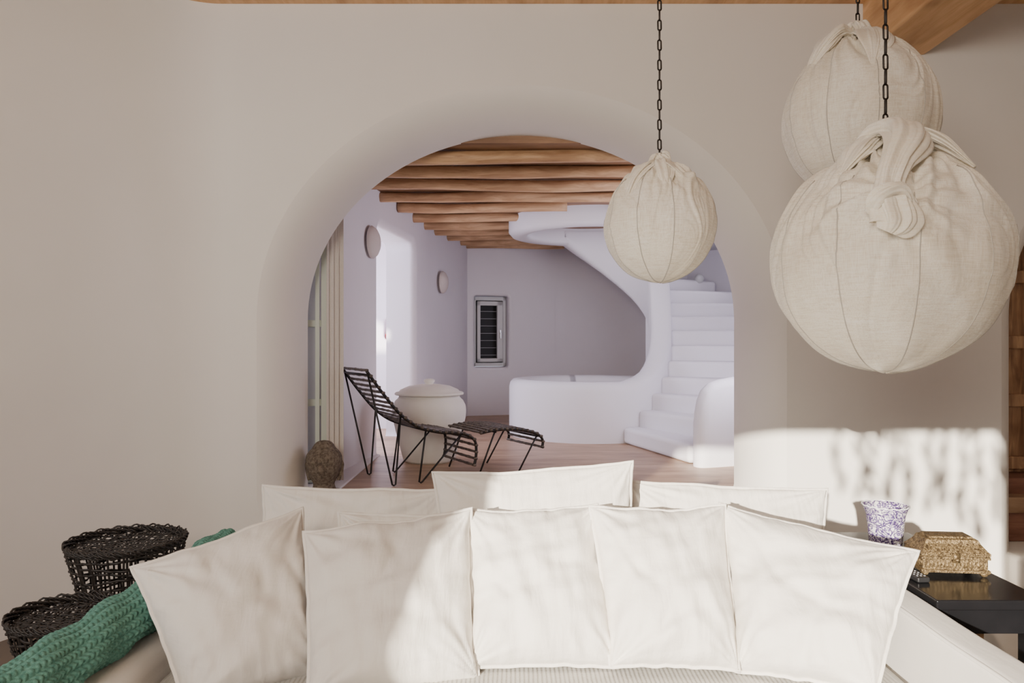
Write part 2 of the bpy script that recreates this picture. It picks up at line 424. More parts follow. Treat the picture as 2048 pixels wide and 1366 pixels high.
obj('sash', bm, M['frame'], w, bevel=.006)
bm = BM(); wbox(bm, .13, .57, .24, .25, 1.17, 2.1); obj('shutter_backing', bm, M['dark'], w, smooth=False)
bm = BM()
for k in range(7): wbox(bm, .21, .46, .16, .18, 1.31+k*.1, 1.316+k*.1)
obj('louver_slats', bm, M['louver'], w, smooth=False)
bm = BM(); wbox(bm, .48, .50, .07, .09, 1.56, 1.66); wbox(bm, .483, .497, .05, .07, 1.54, 1.62); obj('handle', bm, M['steel'], w, bevel=.003)

# open glazed door leaf at left of the arch
d = thing('door_2', 'x', 'x', (-1.38, 5.16, UF)); del d['label']; del d['category']; struct(d)
L0 = Vector((-1.66, 5.06, 0)); L1 = Vector((-1.285, 5.16, 0)); lu = (L1-L0).normalized(); ln = Vector((-lu.y, lu.x, 0)); LW = (L1-L0).length
def lbox(bm, s0, s1, d0, d1, z0, z1):
    vs = [bm.verts.new((L0+lu*s+ln*dd)+Vector((0,0,z))) for s in (s0, s1) for dd in (d0, d1) for z in (z0, z1)]
    for f in ((0,1,3,2),(4,6,7,5),(0,4,5,1),(2,3,7,6),(0,2,6,4),(1,5,7,3)): bm.faces.new([vs[i] for i in f])
bm = BM(); lbox(bm, LW-.045, LW, 0, .05, UF+.012, 2.2); obj('door_stile', bm, M['green_frame'], d, bevel=.005)
bm = BM(); lbox(bm, 0, .05, 0, .05, UF+.012, 2.2); obj('door_stile', bm, M['green_frame'], d, bevel=.005)
for z in (.52, 1.05, 1.6, 2.12):
    bm = BM(); lbox(bm, .05, LW-.045, .005, .045, z, z+.05); obj('door_rail', bm, M['green_frame'], d, bevel=.005)
bm = BM(); lbox(bm, .05, LW-.045, .02, .026, .58, 2.12); obj('pane', bm, M['glass'], d, smooth=False)
bm = BM(); lbox(bm, LW-.085, LW-.055, -.01, .06, UF+.012, 2.2); obj('door_edge', bm, M['green_frame'], d, bevel=.004)
# curtain next to it
bm = BM(); rows = []
for k in range(91):
    s = k/90; x = lerp(-1.295, -1.19, s); y = lerp(5.15, 5.25, s); o_ = .012*math.sin(s*24)+.005*math.sin(s*51+1)
    rows.append([(x+o_*.9, y-o_*.5, lerp(UF+.02, 2.5, j/14)) for j in range(15)])
add_grid(bm, rows)
tag(obj('curtain', bm, M['curtain'], loc=(-1.24, 5.2, UF+.02)), 'plain beige floor length curtain beside the open glazed door behind the arch', 'curtain')

# ceiling beams of back room
beams = [(318,-1.25,2.6),(352,-1.25,2.6),(378,-1.2,2.6),(402,-1.18,1.2),(423,-1.1,.53),(443,-1.05,.11),(457,-1.02,.06),(469,-1.0,.03),(480,-.95,.13),(490,-.8,.56),(501,-.62,.70)]
ordn = ['first','second','third','fourth','fifth','sixth','seventh','eighth','ninth','tenth','eleventh']
for i, (v, x0, x1) in enumerate(beams):
    Y = 1.245*F/(683-v)
    if i == 0: Y = 5.12
    Y = min(Y, 9.85)
    bm = BM(); rows = []; n = 30
    for k in range(n+1):
        x = lerp(x0, x1, k/n); row = []
        for q in range(18):
            a = 2*PI*q/18
            ry = .048; rz = .046
            cx_ = math.copysign(abs(math.cos(a))**.95, math.cos(a)); cz_ = math.copysign(abs(math.sin(a))**.95, math.sin(a))
            w_ = 1+.28*nz(x*1.6+i*7, math.cos(a)*.8, math.sin(a)*.8)
            row.append((x, Y+.055+cx_*ry*w_, 2.792+cz_*rz*w_+.022*nz(x*.9, i*3.1, 0)))
        rows.append(row)
    V = add_grid(bm, rows, close_v=True); bm.faces.new(V[0]); bm.faces.new(V[-1])
    tag(obj('ceiling_beam', bm, M['beam'], loc=((x0+x1)/2, Y+.06, 2.745)), 'rough wooden ceiling beam in the room behind the arch, %s counting back from the arch' % ordn[i], 'beam', 'ceiling beams of the room behind the arch')

# ---------------------------------------------------------------- stairs
st = thing('staircase', 'white plastered curved staircase with rounded balustrade beyond the arch', 'staircase', (CX, CY, UF))
RI = .66; RO = .88
BT = 2.80
def ztop(th): return interp(th, [-72,-60,-50,-40,-30,-20,-10,-2,6,14], [1.10,1.14,1.20,1.29,1.41,1.56,1.78,2.06,2.42,BT])
def zlow(th): return interp(th, [4,8,14,20,32,45,58,70,82,92,102,112,122], [1.52,1.62,1.70,1.77,1.90,2.03,2.16,2.28,2.40,2.50,2.60,2.70,2.76])
def ring_prof(zb, zt, wob, ro_x=0, up=False):
    ri = RI+wob; ro = RO+wob
    return [(ri, zb), (ri, lerp(zb, zt, .4)), (ri, max(zb, zt-.09)), (ri+.012, zt-.04), (ri+.045, zt-.008), ((ri+ro)/2, zt), (ro-.045, zt-.008), (ro-.012, zt-.04), (ro, max(zb, zt-.09)), (ro, lerp(zb, zt, .4)), (ro, zb)]
rows = []
for k in range(121):
    th = -262+k*3 if k < 63 else -72+(k-63)*86/57
    a = R(th); ca, sa = math.cos(a), math.sin(a)
    zt = 1.10 if th < -72 else ztop(th)
    wob = .012*nz(ca*2, sa*2, 0)
    rows.append([(CX+r*ca, CY+r*sa, z) for r, z in ring_prof(UF-.02, zt, wob)])
bm = BM(); V = add_grid(bm, rows); bm.faces.new(V[0]); obj('balustrade', bm, M['stair'], st)
rows = []
for k in range(33):
    th = 8+k*3; a = R(th); ca, sa = math.cos(a), math.sin(a); wob = .012*nz(ca*2, sa*2, 0)
    rows.append([(CX+r*ca, CY+r*sa, z) for r, z in ring_prof(UF-.02, 1.10, wob)])
bm = BM(); add_grid(bm, rows); obj('well_wall', bm, M['stair'], st)
rows = []
for k in range(54):
    th = 4+k*2; a = R(th); ca, sa = math.cos(a), math.sin(a); zb = zlow(th); wob = .012*nz(ca*2, sa*2, 0); ri = RI+wob; ro = RO+wob
    zt = max(zb+.06, BT)
    rows.append([(CX+r*ca, CY+r*sa, z) for r, z in ((ri, zt), (ri, lerp(zb, zt, .5)), (ri, min(zt, zb+.07)), (ri+.02, zb+.025), (ri+.06, zb), (ro-.06, zb), (ro-.02, zb+.025), (ro, min(zt, zb+.07)), (ro, lerp(zb, zt, .5)), (ro, zt))])
bm = BM(); V = add_grid(bm, rows); bm.faces.new(V[0]); bm.faces.new(V[-1]); obj('spiral_band', bm, M['stair'], st)
NS = 13
for k in range(NS):
    a0 = -74+11*k; a1 = a0+11.6; zt = UF+.16*(k+1); bm = BM(); n = 4
    r0, r1 = .87, 2.15
    zb = UF if k < 6 else zt-.21
    top = [[(CX+r*math.cos(R(lerp(a0, a1, j/n))), CY+r*math.sin(R(lerp(a0, a1, j/n))), z) for j in range(n+1)] for r, z in ((r0, zb), (r0, zt), (r1, zt), (r1, zb))]
    V = add_grid(bm, top, close_u=True)
    bm.faces.new([V[i][0] for i in range(4)]); bm.faces.new([V[i][n] for i in range(4)])
    obj('step', bm, M['stair'], st, bevel=.04, seg=4)
rows = []
for k in range(90):
    th = -74.5+.35*k if k < 20 else -67.5+(k-20)*1.05; a = R(th); ca, sa = math.cos(a), math.sin(a)
    zt = interp(th, [-74.5,-74.2,-73.6,-72.6,-71.2,-69,-60,-40,5], [.72,.90,1.03,1.12,1.17,1.195,1.24,1.55,2.25]); th_ = .072*interp(th, [-74.5,-74.2,-73.6,-72.6], [.35,.7,.92,1])
    rm = 2.28
    prof = [(rm-th_, UF), (rm-th_, zt-.07), (rm-th_*.75, zt-.022), (rm, zt), (rm+th_*.75, zt-.022), (rm+th_, zt-.07), (rm+th_, UF)]
    rows.append([(CX+r*ca, CY+r*sa, z) for r, z in prof])
bm = BM(); V = add_grid(bm, rows); bm.faces.new(V[0]); obj('outer_parapet', bm, M['stair'], st)
# ring soffit above the stairwell
bm = BM()
lathe(bm, [(.67,.30),(.67,.04),(.69,.01),(.76,0),(.85,.01),(.885,.05),(.885,.30)], (CX, CY, 2.64), 72, capb=False, capt=False)
o = struct(obj('ceiling_2', bm, M['stair'], loc=(CX, CY, 2.64)))
bm = BM(); rows = []
for k in range(41):
    a = R(-75+160*k/40)
    rows.append([(CX+r*math.cos(a), CY+r*math.sin(a), z) for r, z in ((.86,2.86),(.86,2.70),(.9,2.68),(2.45,2.68),(2.45,2.86))])
add_grid(bm, rows); struct(obj('ceiling_3', bm, M['stair'], loc=(CX, CY, 2.68)))

# wall sconces
def sconce(c, nrm, r, label):
    t = thing('wall_light', label, 'wall light', c, 'round wall lights in the back room')
    n_ = Vector(nrm).normalized(); q = n_.to_track_quat('Z', 'Y').to_matrix().to_4x4(); T = Matrix.Translation(Vector(c)) @ q
    bm = BM(); lathe(bm, [(.001,.075),(r*.3,.072),(r*.6,.06),(r*.85,.04),(r,.012),(r*.99,.004),(r*.9,.012),(.001,.03)], (0,0,.02), 40, capb=False, capt=False)
    bmesh.ops.transform(bm, matrix=T, verts=bm.verts); obj('shade', bm, M['sconce'], t)
    bm = BM(); lathe(bm, [(r*.35,0),(r*.35,.045)], (0,0,0), 20); bmesh.ops.transform(bm, matrix=T, verts=bm.verts); obj('wall_mount', bm, M['sconce'], t)
sconce(Vector((-1.218, 6.30, 2.345)), (1,-.13,0), .14, 'round pale wall light nearest the arch, just before the bright doorway')
sconce(Vector((-.855, 8.82, 2.205)), (1,-.2,0), .135, 'round pale wall light farther back between bright doorway and small window')
t = thing('wall_light', 'small white knob light on the wall above the top stairs', 'wall light', (2.30, 9.25, 2.3))
bm = BM(); ball(bm, (2.32, 9.17, 2.28), .06, n=16); obj('globe', bm, M['frame'], t)
bm = BM(); tube(bm, [(2.40, 9.35, 2.28), (2.32, 9.17, 2.28)], .025, 10); obj('bracket', bm, M['dark'], t)

# ---------------------------------------------------------------- clay jar
J = (-.695, 6.22, UF)
t = thing('storage_jar', 'large cream clay storage jar with lid behind the lounge chair', 'jar', J)
bm = BM(); lathe(bm, [(.0,0),(.205,.0),(.22,.02),(.25,.14),(.282,.26),(.304,.36),(.311,.42),(.304,.465),(.284,.505),(.262,.525),(.252,.54),(.257,.555),(.242,.555),(.23,.50),(.0,.49)], J, 64, fn=lambda a, z: 1+.006*nz(math.cos(a)*3, math.sin(a)*3, z*8), capb=False, capt=False); obj('jar_body', bm, M['ceramic'], t)
bm = BM(); lathe(bm, [(.0,.552),(.26,.552),(.287,.556),(.289,.568),(.279,.576),(.258,.578),(.242,.597),(.175,.626),(.09,.640),(.0,.643)], J, 64, capb=False, capt=False); ld = obj('lid', bm, M['ceramic'], t)
bm = BM(); lathe(bm, [(.0,.634),(.04,.634),(.033,.646),(.046,.664),(.044,.680),(.025,.687),(.0,.689)], J, 24, capb=False, capt=False); obj('knob', bm, M['ceramic'], ld)

# ---------------------------------------------------------------- lounge chair and footstool
O = Vector((-.81, 5.10, UF)); LV = Vector((.862, .507, 0)); WV = Vector((-.507, .862, 0)); W = .52
def cp(l, w_, h): return O+LV*l+WV*w_+Vector((0,0,h))
def prof_curve(prof): return cat([Vector((l, 0, h)) for l, h in prof], 12)
def along(curve, n):
    d = [0]
    for i in range(1, len(curve)): d.append(d[-1]+(curve[i]-curve[i-1]).length)
    out = []
    for k in range(n):
        s = d[-1]*k/(n-1)
        i = max(j for j in range(len(d)) if d[j] <= s+1e-9); i = min(i, len(d)-2)
        t_ = (s-d[i])/max(1e-9, d[i+1]-d[i]); out.append(curve[i].lerp(curve[i+1], t_))
    return out
def cane_seat(t, prof, nsl, legs):
    cv = prof_curve(prof)
    for w_ in (0, W):
        bm = BM(); tube(bm, [cp(p.x, w_, p.z) for p in cv], .011, 8); obj('side_rail', bm, M['black'], t)
    bm = BM()
    for p in along(cv, nsl):
        pts = []; rr = []
        for k in range(19):
            pts.append(cp(p.x, lerp(-.012, W+.012, k/18), p.z+.006+.0012*random.uniform(-1,1))); rr.append(.0110*(1.18 if k%4 == 0 else 1)*random.uniform(.94,1.06))
        tube(bm, pts, rr, 8, flat=.85)
    obj('slats', bm, M['slat'], t)
    for w_ in (0.01, W-.01):
        for (a, foot, b_) in legs:
            bm = BM(); q = [cp(a[0], w_, a[1]), cp(foot, w_, .006)]
            if b_: q = [cp(a[0], w_, a[1]), cp(foot-.012, w_, .012), cp(foot, w_, .006), cp(foot+.012, w_, .012), cp(b_[0], w_, b_[1])]
            tube(bm, q, .0068, 8); obj('leg', bm, M['black'], t)
    for (a, foot, b_) in legs:
        bm = BM(); tube(bm, [cp(a[0], 0, a[1]-.01), cp(a[0], W, a[1]-.01)], .006, 8); obj('cross_bar', bm, M['black'], t)
t = thing('lounge_chair', 'low black metal lounge chair with cane slats just behind the arch', 'chair', cp(.2, W/2, 0))
cane_seat(t, [(-.20,.80),(-.08,.64),(.05,.49),(.18,.40),(.33,.355),(.46,.34),(.56,.32),(.625,.27),(.635,.18),(.62,.09)], 26, [((-.19,.785), 0.0, (.05,.495)), ((.24,.38), .20, (.52,.328))])
t = thing('footstool', 'curved slatted black footstool at the foot of the lounge chair', 'footstool', cp(.95, W/2, 0))
cane_seat(t, [(.67,.325),(.76,.338),(.86,.342),(.98,.336),(1.10,.312),(1.18,.28),(1.215,.235),(1.21,.18)], 15, [((.80,.335), .66, None), ((1.17,.28), 1.0, None)])

# ---------------------------------------------------------------- stone head on the threshold
H = Vector((-1.235, 4.86, UF))
t = thing('stone_head', 'dark carved stone head sculpture standing at the left foot of the arch', 'sculpture', H)
bm = BM(); rows = []
pr = [(0,.085),(.015,.088),(.04,.075),(.07,.070),(.10,.085),(.14,.105),(.18,.116),(.215,.120),(.25,.114),(.275,.098),(.292,.080),(.308,.070),(.325,.058),(.338,.038),(.345,.003)]
cz = cat([Vector((r, 0, z)) for z, r in pr], 4)
for p in cz:
    row = []
    for k in range(48):
        a = 2*PI*k/48; x = math.cos(a); y = math.sin(a); r = max(p.x, .002); dd = 0; z = p.z
        fr = max(0, -y)
        dd += .022*math.exp(-((z-.165)/.03)**2)*math.exp(-(x/.14)**2)*(fr > 0)      # nose
        dd += .008*math.exp(-((z-.120)/.010)**2)*math.exp(-(x/.28)**2)*(fr > 0)     # lips
        dd -= .010*math.exp(-((z-.19)/.014)**2)*math.exp(-((abs(x)-.36)/.18)**2)*(fr > 0)  # eyes
        dd += .010*math.exp(-((z-.09)/.014)**2)*math.exp(-(x/.3)**2)*(fr > 0)      # chin
        if z > .225 or y > .1: dd += .002*math.sin(a*22)*math.sin(z*260)
        row.append((H.x+r*x*.98, H.y+(r*1.05+dd)*y, H.z+z*1.02))
    rows.append(row)
V = add_grid(bm, rows, close_v=True); bm.faces.new(V[0]); obj('head', bm, M['stone'], t)
for s in (-1, 1):
    bm = BM(); tube(bm, cat([(H.x+s*.108, H.y+.01, H.z+.215), (H.x+s*.117, H.y+.015, H.z+.19), (H.x+s*.110, H.y+.01, H.z+.14), (H.x+s*.095, H.y, H.z+.09)], 5), .012, 8); obj('ear', bm, M['stone'], t)

# ---------------------------------------------------------------- sofa
S = thing('sofa', 'long white fabric sofa piled with white cushions', 'sofa', (0, 2.4, 0))
def soft_box(name, x0, x1, y0, y1, z0, z1, mat, parent, bev=.05, wr=.004, sag=0):
    bm = BM(); add_box(bm, x0, x1, y0, y1, z0, z1)
    bmesh.ops.bevel(bm, geom=list(bm.edges), offset=bev, segments=4, profile=.5, affect='EDGES')
    long_e = [e for e in bm.edges if e.calc_length() > .12]
    bmesh.ops.subdivide_edges(bm, edges=long_e, cuts=14, use_grid_fill=True)
    for v in bm.verts:
        c = v.co; v.co += Vector((nz(c.x, c.y, c.z, 4), nz(c.y+9, c.z, c.x, 4), nz(c.z+4, c.x, c.y, 4)))*wr
    return obj(name, bm, mat, parent)
soft_box('base', -1.38, 1.40, 1.35, 3.36, .02, .26, M['sofa'], S, .03)
soft_box('seat_cushion', -1.14, 1.27, 1.30, 3.12, .24, .425, M['seat'], S, .05)
soft_box('backrest', -1.12, 1.42, 3.13, 3.37, .2, .66, M['sofa'], S, .06)
soft_box('armrest', -1.38, -1.13, 1.32, 3.37, .2, .53, M['sofa'], S, .06)
soft_box('armrest', 1.28, 1.415, 1.32, 3.2, .2, .62, M['sofa'], S, .025)
bm = BM(); tube(bm, [(1.287, 1.36+k*.06, .613+.002*math.sin(k*.8)) for k in range(31)], .006, 8); obj('piping', bm, M['sofa'], S)

def pillow(label, TL, TR, BR, BL, th=.085, seed=0, pinch=.045, n=68):
    TL, TR, BR, BL = [P(*q) for q in (TL, TR, BR, BL)]
    nrm = (TR-TL+BR-BL).cross(TL-BL+TR-BR).normalized()
    def surf(u, v, side):
        cu = (1-v*v); cv = (1-u*u)
        u2 = u*(1-pinch*cu**.8+.014*nz(v*5, seed, 1)*cu); v2 = v*(1-pinch*.8*cv**.8+.016*nz(u*5, seed, 2)*cv)
        if v > 0: v2 -= .026*cv*v*(1+2*nz(u*1.5, seed, 7))
        a = (u2+1)/2; b = (v2+1)/2
        p = BL.lerp(BR, a).lerp(TL.lerp(TR, a), b)
        f = max(0, (1-abs(u)**2.5)*(1-abs(v)**2.7))**.5*(1-.32*v)
        e = f*th
        rr = min(1-abs(u), 1-abs(v))
        ang = math.atan2(v, u)
        cre = .018*nz(u*1.6+v*1.1+seed*5, v*2.4-u*1.5, seed)+.005*nz(u*6+seed, v*1.6+u*2, seed+3)
        cre += .012*nz(u*3.2+v*1.2+seed*3.3, v*.8, seed+4)+.008*nz(u*1.1-v*4.4, v*2.0+seed, seed+6)
        for q in range(4):
            an3 = seed*1.9+q*1.25+nz(seed, q, 3)*2; cc = 1.1*nz(seed*3.1, q*2.7, 1)
            dl = u*math.cos(an3)+v*math.sin(an3)-cc+.14*nz(u*1.5+q, v*1.5, seed); tl = -u*math.sin(an3)+v*math.cos(an3)
            g_ = math.exp(-((tl-.5*math.sin(q*2.1+seed))/.38)**2)
            cre -= .010*math.exp(-(dl/.085)**2)*g_
        gath = .012*math.exp(-rr*6)*nz(ang*9+seed, rr*2, seed*2)
        for sx in (-1, 1):
            for sy in (-1, 1):
                dx, dy = 1-u*sx, 1-v*sy; dc = math.hypot(dx, dy)
                an2 = math.atan2(dy, dx)
                gath += (.018*math.exp(-dc*1.7))*nz(an2*4.2+seed*1.7+sx*3, dc*.6, sy*2+seed)*1.6
        e += cre*min(1, f*1.6)+gath*min(1, f*3)
        return p+nrm*side*e+nrm*.022*nz(u*1.3+seed, v*1.3, 5)*(1-.5*rr)
    base = (BL+BR)/2
    bm = BM(); vs = {}
    for side in (1, -1):
        for i in range(n+1):
            for j in range(n+1):
                u = -1+2*i/n; v = -1+2*j/n
                u = math.sin(u*PI/2)*.6+u*.4; v = math.sin(v*PI/2)*.6+v*.4
                edge = i in (0, n) or j in (0, n)
                key = (0 if edge else side, i, j)
                if key not in vs: vs[key] = bm.verts.new(surf(u, v, side))
        def g(i, j): return vs[(0 if (i in (0, n) or j in (0, n)) else side, i, j)]
        for i in range(n):
            for j in range(n):
                bm.faces.new([g(i,j), g(i+1,j), g(i+1,j+1), g(i,j+1)])
    o = obj('cushion', bm, M['cotton'], loc=base)
    tag(o, label, 'cushion', 'white cushions on the sofa')
    ring = []
    m_ = 30
    def edge(u, v):
        q = surf(u, v, 1); q2 = surf(u, v, -1); return (q+q2)/2
    for k in range(m_): ring.append(edge(-1+2*k/m_, -1))
    for k in range(m_): ring.append(edge(1, -1+2*k/m_))
    for k in range(m_): ring.append(edge(1-2*k/m_, 1))
    for k in range(m_): ring.append(edge(-1, 1-2*k/m_))
    ctr = sum(ring, Vector())/len(ring)
    bm = BM(); tube(bm, [p+(p-ctr).normalized()*.004+nrm*.006*nz(i*.35, seed, 0) for i, p in enumerate(ring)], .007, 6, closed=True, flat=.35, up=nrm)
    obj('edge_flange', bm, M['cotton'], o)
    return o
# back row
pillow('long white cushion at the back left, beside the stone head', (527,972,3.08),(890,980,3.08),(890,1200,2.98),(515,1200,2.98), .065, 1, .04)
pillow('long white cushion at the back right, under the staircase view', (1255,962,3.08),(1656,979,3.08),(1642,1200,2.98),(1270,1200,2.98), .065, 2, .04)
pillow('white cushion standing highest in the middle of the back row', (866,946,2.95),(1264,924,2.96),(1280,1200,2.88),(880,1205,2.86), .08, 3, .055)
pillow('mostly hidden white cushion peeking out behind second front cushion', (678,1026,2.84),(945,1028,2.84),(945,1240,2.76),(680,1240,2.76), .05, 4)
# front row
pillow('leftmost front cushion, turned and leaning on the green knitted throw', (264,1135,2.36),(604,1018,2.72),(640,1350,2.42),(375,1420,2.2), .13, 5)
pillow('second front cushion from the left, half in shade', (608,1066,2.60),(942,1018,2.66),(956,1360,2.38),(616,1405,2.22), .13, 6)
pillow('sunlit front cushion in the middle of the five', (931,1023,2.70),(1194,1009,2.70),(1234,1334,2.41),(940,1334,2.40), .12, 7)
pillow('sunlit front cushion second from the right', (1180,1015,2.66),(1450,1011,2.67),(1478,1340,2.35),(1222,1332,2.37), .12, 8)
pillow('rightmost front cushion, turned toward the right armrest', (1440,1008,2.70),(1836,1103,2.42),(1752,1385,2.18),(1474,1342,2.39), .13, 9)

# ---------------------------------------------------------------- green knitted throw
bm = BM(); path = cat([(-1.275,1.45,.60),(-1.265,1.8,.602),(-1.25,2.2,.604),(-1.24,2.6,.606),(-1.235,2.95,.608),(-1.228,3.26,.610)], 100)
N = len(path); nA = 190; rows = []
ST = 18
for i, p in enumerate(path):
    t_ = (path[min(i+1, N-1)]-path[max(i-1, 0)]).normalized(); a = Vector((0,0,1)); b_ = t_.cross(a).normalized()
    s = i/(N-1)*1.81; row = []
    endf = min(1, math.sqrt(max(0, 1-max(0, (s-1.71)/.1)**2)))
    for k in range(nA):
        an = 2*PI*k/nA; col = an/(2*PI)*ST; f = col-math.floor(col)
        ph = s*52+abs(f-.5)*1.4
        stt = .009*(abs(math.sin(PI*f))**.5)*(.2+.8*abs(math.sin(ph*PI))**.7)
        cable = .006*math.sin(s*26+an*3)+.003*math.sin(s*33-an*5+1)
        rr = (.074+cable+stt+.012*nz(s*2.2, an*.5, 0))*max(.05, endf)
        row.append(p+a*math.cos(an)*rr*.95+b_*math.sin(an)*rr*1.18)
    rows.append(row)
V = add_grid(bm, rows, close_v=True); bm.faces.new(V[0]); bm.faces.new(V[-1])
tag(obj('knitted_throw', bm, M['knit'], loc=(-1.25, 2.2, .53)), 'rolled sea green chunky knitted throw lying along the left armrest', 'blanket')

# ---------------------------------------------------------------- woven black stools
def woven(c, rt, hgt, label, seed):
    random.seed(seed)
    t = thing('woven_stool', label, 'stool', c, 'black woven cane stools left of the sofa')
    def rad(z):
        s = z/hgt; return rt*(interp(s, [0,.15,.35,.55,.72,.88,1], [.96,.88,.80,.77,.82,.94,1.0]))
    bm = BM(); nv = int(2*PI*rt/.030)
    for k in range(nv):
        a0 = 2*PI*k/nv+random.uniform(-.03,.03); sl = random.uniform(-.10,.10); pts = []
        for j in range(21):
            z = hgt*j/20; a = a0+sl*j/20; r = rad(z)+.003*math.sin(j*PI+k*PI)
            pts.append((c[0]+r*math.cos(a), c[1]+r*math.sin(a), c[2]+z))
        tube(bm, pts, .005, 6, flat=.4, up=(math.cos(a0), math.sin(a0), 0))
    obj('uprights', bm, M['weave'], t)
    bm = BM(); nr = int(hgt/.028)
    for q in range(nr):
        z0 = hgt*(q+.5)/nr; pts = []
        for k in range(nv*2):
            a = 2*PI*k/(nv*2); z = z0+.007*math.sin(a*3+q*2.1)+.004*math.sin(a*7+q); z = min(max(z, .01), hgt-.01)
            r = rad(z)+.005*math.cos(k*PI/2+q*PI)
            pts.append((c[0]+r*math.cos(a), c[1]+r*math.sin(a), c[2]+z))
        tube(bm, pts, .0024, 6, closed=True, flat=2.2)
    obj('woven_bands', bm, M['weave'], t)
    bm = BM()
    for q in range(6):
        pts = []; m_ = nv*3
        for k in range(m_):
            a = 2*PI*k/m_; w_ = 2*PI*k*5/m_*4+q*2.1; r = rt+.006*math.sin(w_)-.002*q; pts.append((c[0]+r*math.cos(a), c[1]+r*math.sin(a), c[2]+hgt-.014+.008*math.cos(w_)-.004*(q-3)))
        tube(bm, pts, .0042, 6, closed=True)
    obj('rim', bm, M['weave'], t)
    bm = BM()
    for q in range(64):
        a = (0 if q % 2 else PI/2)+random.uniform(-.12,.12); off = rt*(-.95+1.9*(q//2)/31); hl = math.sqrt(max(0, rt*rt-off*off))
        if hl < .02: continue
        pts = []
        for k in range(11):
            s = lerp(-hl, hl, k/10); x = off*math.cos(a)-s*math.sin(a); y = off*math.sin(a)+s*math.cos(a)
            pts.append((c[0]+x, c[1]+y, c[2]+hgt-.022-.02*(1-(x*x+y*y)/(rt*rt))+.003*math.sin(k*2+q)))
        tube(bm, pts, .0050, 5, flat=.4)
    obj('woven_top', bm, M['weave'], t)
woven((-1.69, 3.25, 0), .240, .635, 'taller black woven cane stool with open lattice against the left wall', 3)
woven((-1.625, 2.70, 0), .188, .52, 'lower black woven cane stool beside the green throw', 11)

# ---------------------------------------------------------------- side table and things on it
TT = .625
T = thing('side_table', 'black lacquered low side table right of the sofa', 'table', (1.64, 2.93, 0))
bm = BM(); add_box(bm, 1.435, 1.815, 2.5, 3.4, TT-.035, TT); obj('table_top', bm, M['lacquer'], T, bevel=.006)
for x in (1.44, 1.755):
    for y in (2.52, 3.33):
        bm = BM(); add_box(bm, x, x+.05, y, y+.05, 0, TT-.03); obj('leg', bm, M['lacquer'], T, bevel=.004)
bm = BM(); add_box(bm, 1.45, 1.80, 2.55, 3.37, .13, .15); obj('shelf', bm, M['lacquer'], T, bevel=.003)
bm = BM(); add_box(bm, 1.45, 1.80, 2.53, 2.55, .50, .585); obj('apron', bm, M['lacquer'], T, bevel=.003)
bm = BM(); add_box(bm, 1.45, 1.80, 3.35, 3.37, .50, .585); obj('apron', bm, M['lacquer'], T, bevel=.003)
bm = BM(); add_box(bm, 1.50, 1.66, 2.60, 3.2, .42, TT-.05); obj('drawer', bm, M['boxwood'], T, bevel=.004)
# vase
c = (1.615, 3.2, TT)
t = thing('patterned_cup', 'flared white cup with purple ornament on the black table', 'cup', c)
bm = BM(); pr = [(.0,0),(.062,0),(.066,.006),(.068,.03),(.072,.08),(.079,.130),(.090,.160),(.094,.168),(.090,.168),(.076,.130),(.068,.08),(.060,.02),(.0,.015)]
lathe(bm, pr, c, 48, capb=False, capt=False); obj('cup_body', bm, M['porcelain'], t)
bm = BM(); pts = [(c[0]+.093*math.cos(2*PI*k/60), c[1]+.093*math.sin(2*PI*k/60), c[2]+.1685+.002*math.cos(k*PI/2)) for k in range(60)]; tube(bm, pts, .003, 6, closed=True); obj('rim', bm, M['porcelain_white'], t)
# jewellery box
c = Vector((1.655, 2.82, TT))
t = thing('jewellery_box', 'small ornate gold metal casket with domed lid on the black table', 'box', c)
ang = R(-6); rot = Matrix.Translation(c) @ Matrix.Rotation(ang, 4, 'Z')
def g(name, fn, mat, bevel=0, parent=t, smooth=True):
    bm = BM(); fn(bm); bmesh.ops.transform(bm, matrix=rot, verts=bm.verts); return obj(name, bm, mat, parent, bevel=bevel, smooth=smooth)
def f_body(bm):
    add_box(bm, -.115, .115, -.07, .07, .022, .072); add_box(bm, -.122, .122, -.077, .077, .016, .026); add_box(bm, -.122, .122, -.077, .077, .066, .076)
    for x in range(-8, 9): ball(bm, (x*.0135, -.071, .046), .006, 1, .45, 2.2, n=8)
    for y in range(-4, 5):
        for x in (-.116, .116): ball(bm, (x, y*.0145, .046), .006, .45, 1, 2.2, n=8)
g('box_body', f_body, M['gold'], .003)
def f_lid(bm):
    pr = [(1.07,.077),(1.08,.088),(1.0,.096),(.86,.118),(.80,.132),(.70,.136),(.66,.142),(.0,.144)]
    rows = []
    for s, z in pr:
        row = []
        hx, hy = .115*s, .07*max(s-(.12 if s < 1 else 0), 0)
        if s == 0: hx = hy = .001
        for (ax, ay) in [(-1,-1),(-.5,-1),(0,-1),(.5,-1),(1,-1),(1,-.5),(1,0),(1,.5),(1,1),(.5,1),(0,1),(-.5,1),(-1,1),(-1,.5),(-1,0),(-1,-.5)]: row.append((hx*ax, hy*ay, z))
        rows.append(row)
    add_grid(bm, rows, close_v=True)
    for x in range(-7, 8): ball(bm, (x*.016, -.0755, .086), .0045, n=8)
g('lid', f_lid, M['gold'], .002, smooth=False)
for sx in (-1, 1):
    for sy in (-1, 1):
        g('foot', lambda bm: (ball(bm, (sx*.105, sy*.06, .012), .013, 1.2, 1, .95, n=10), ball(bm, (sx*.115, sy*.068, .018), .009, n=8)), M['gold'])
g('clasp', lambda bm: (add_box(bm, -.012, .012, -.083, -.07, .055, .09), ball(bm, (0, -.084, .066), .007, n=8)), M['gold'])
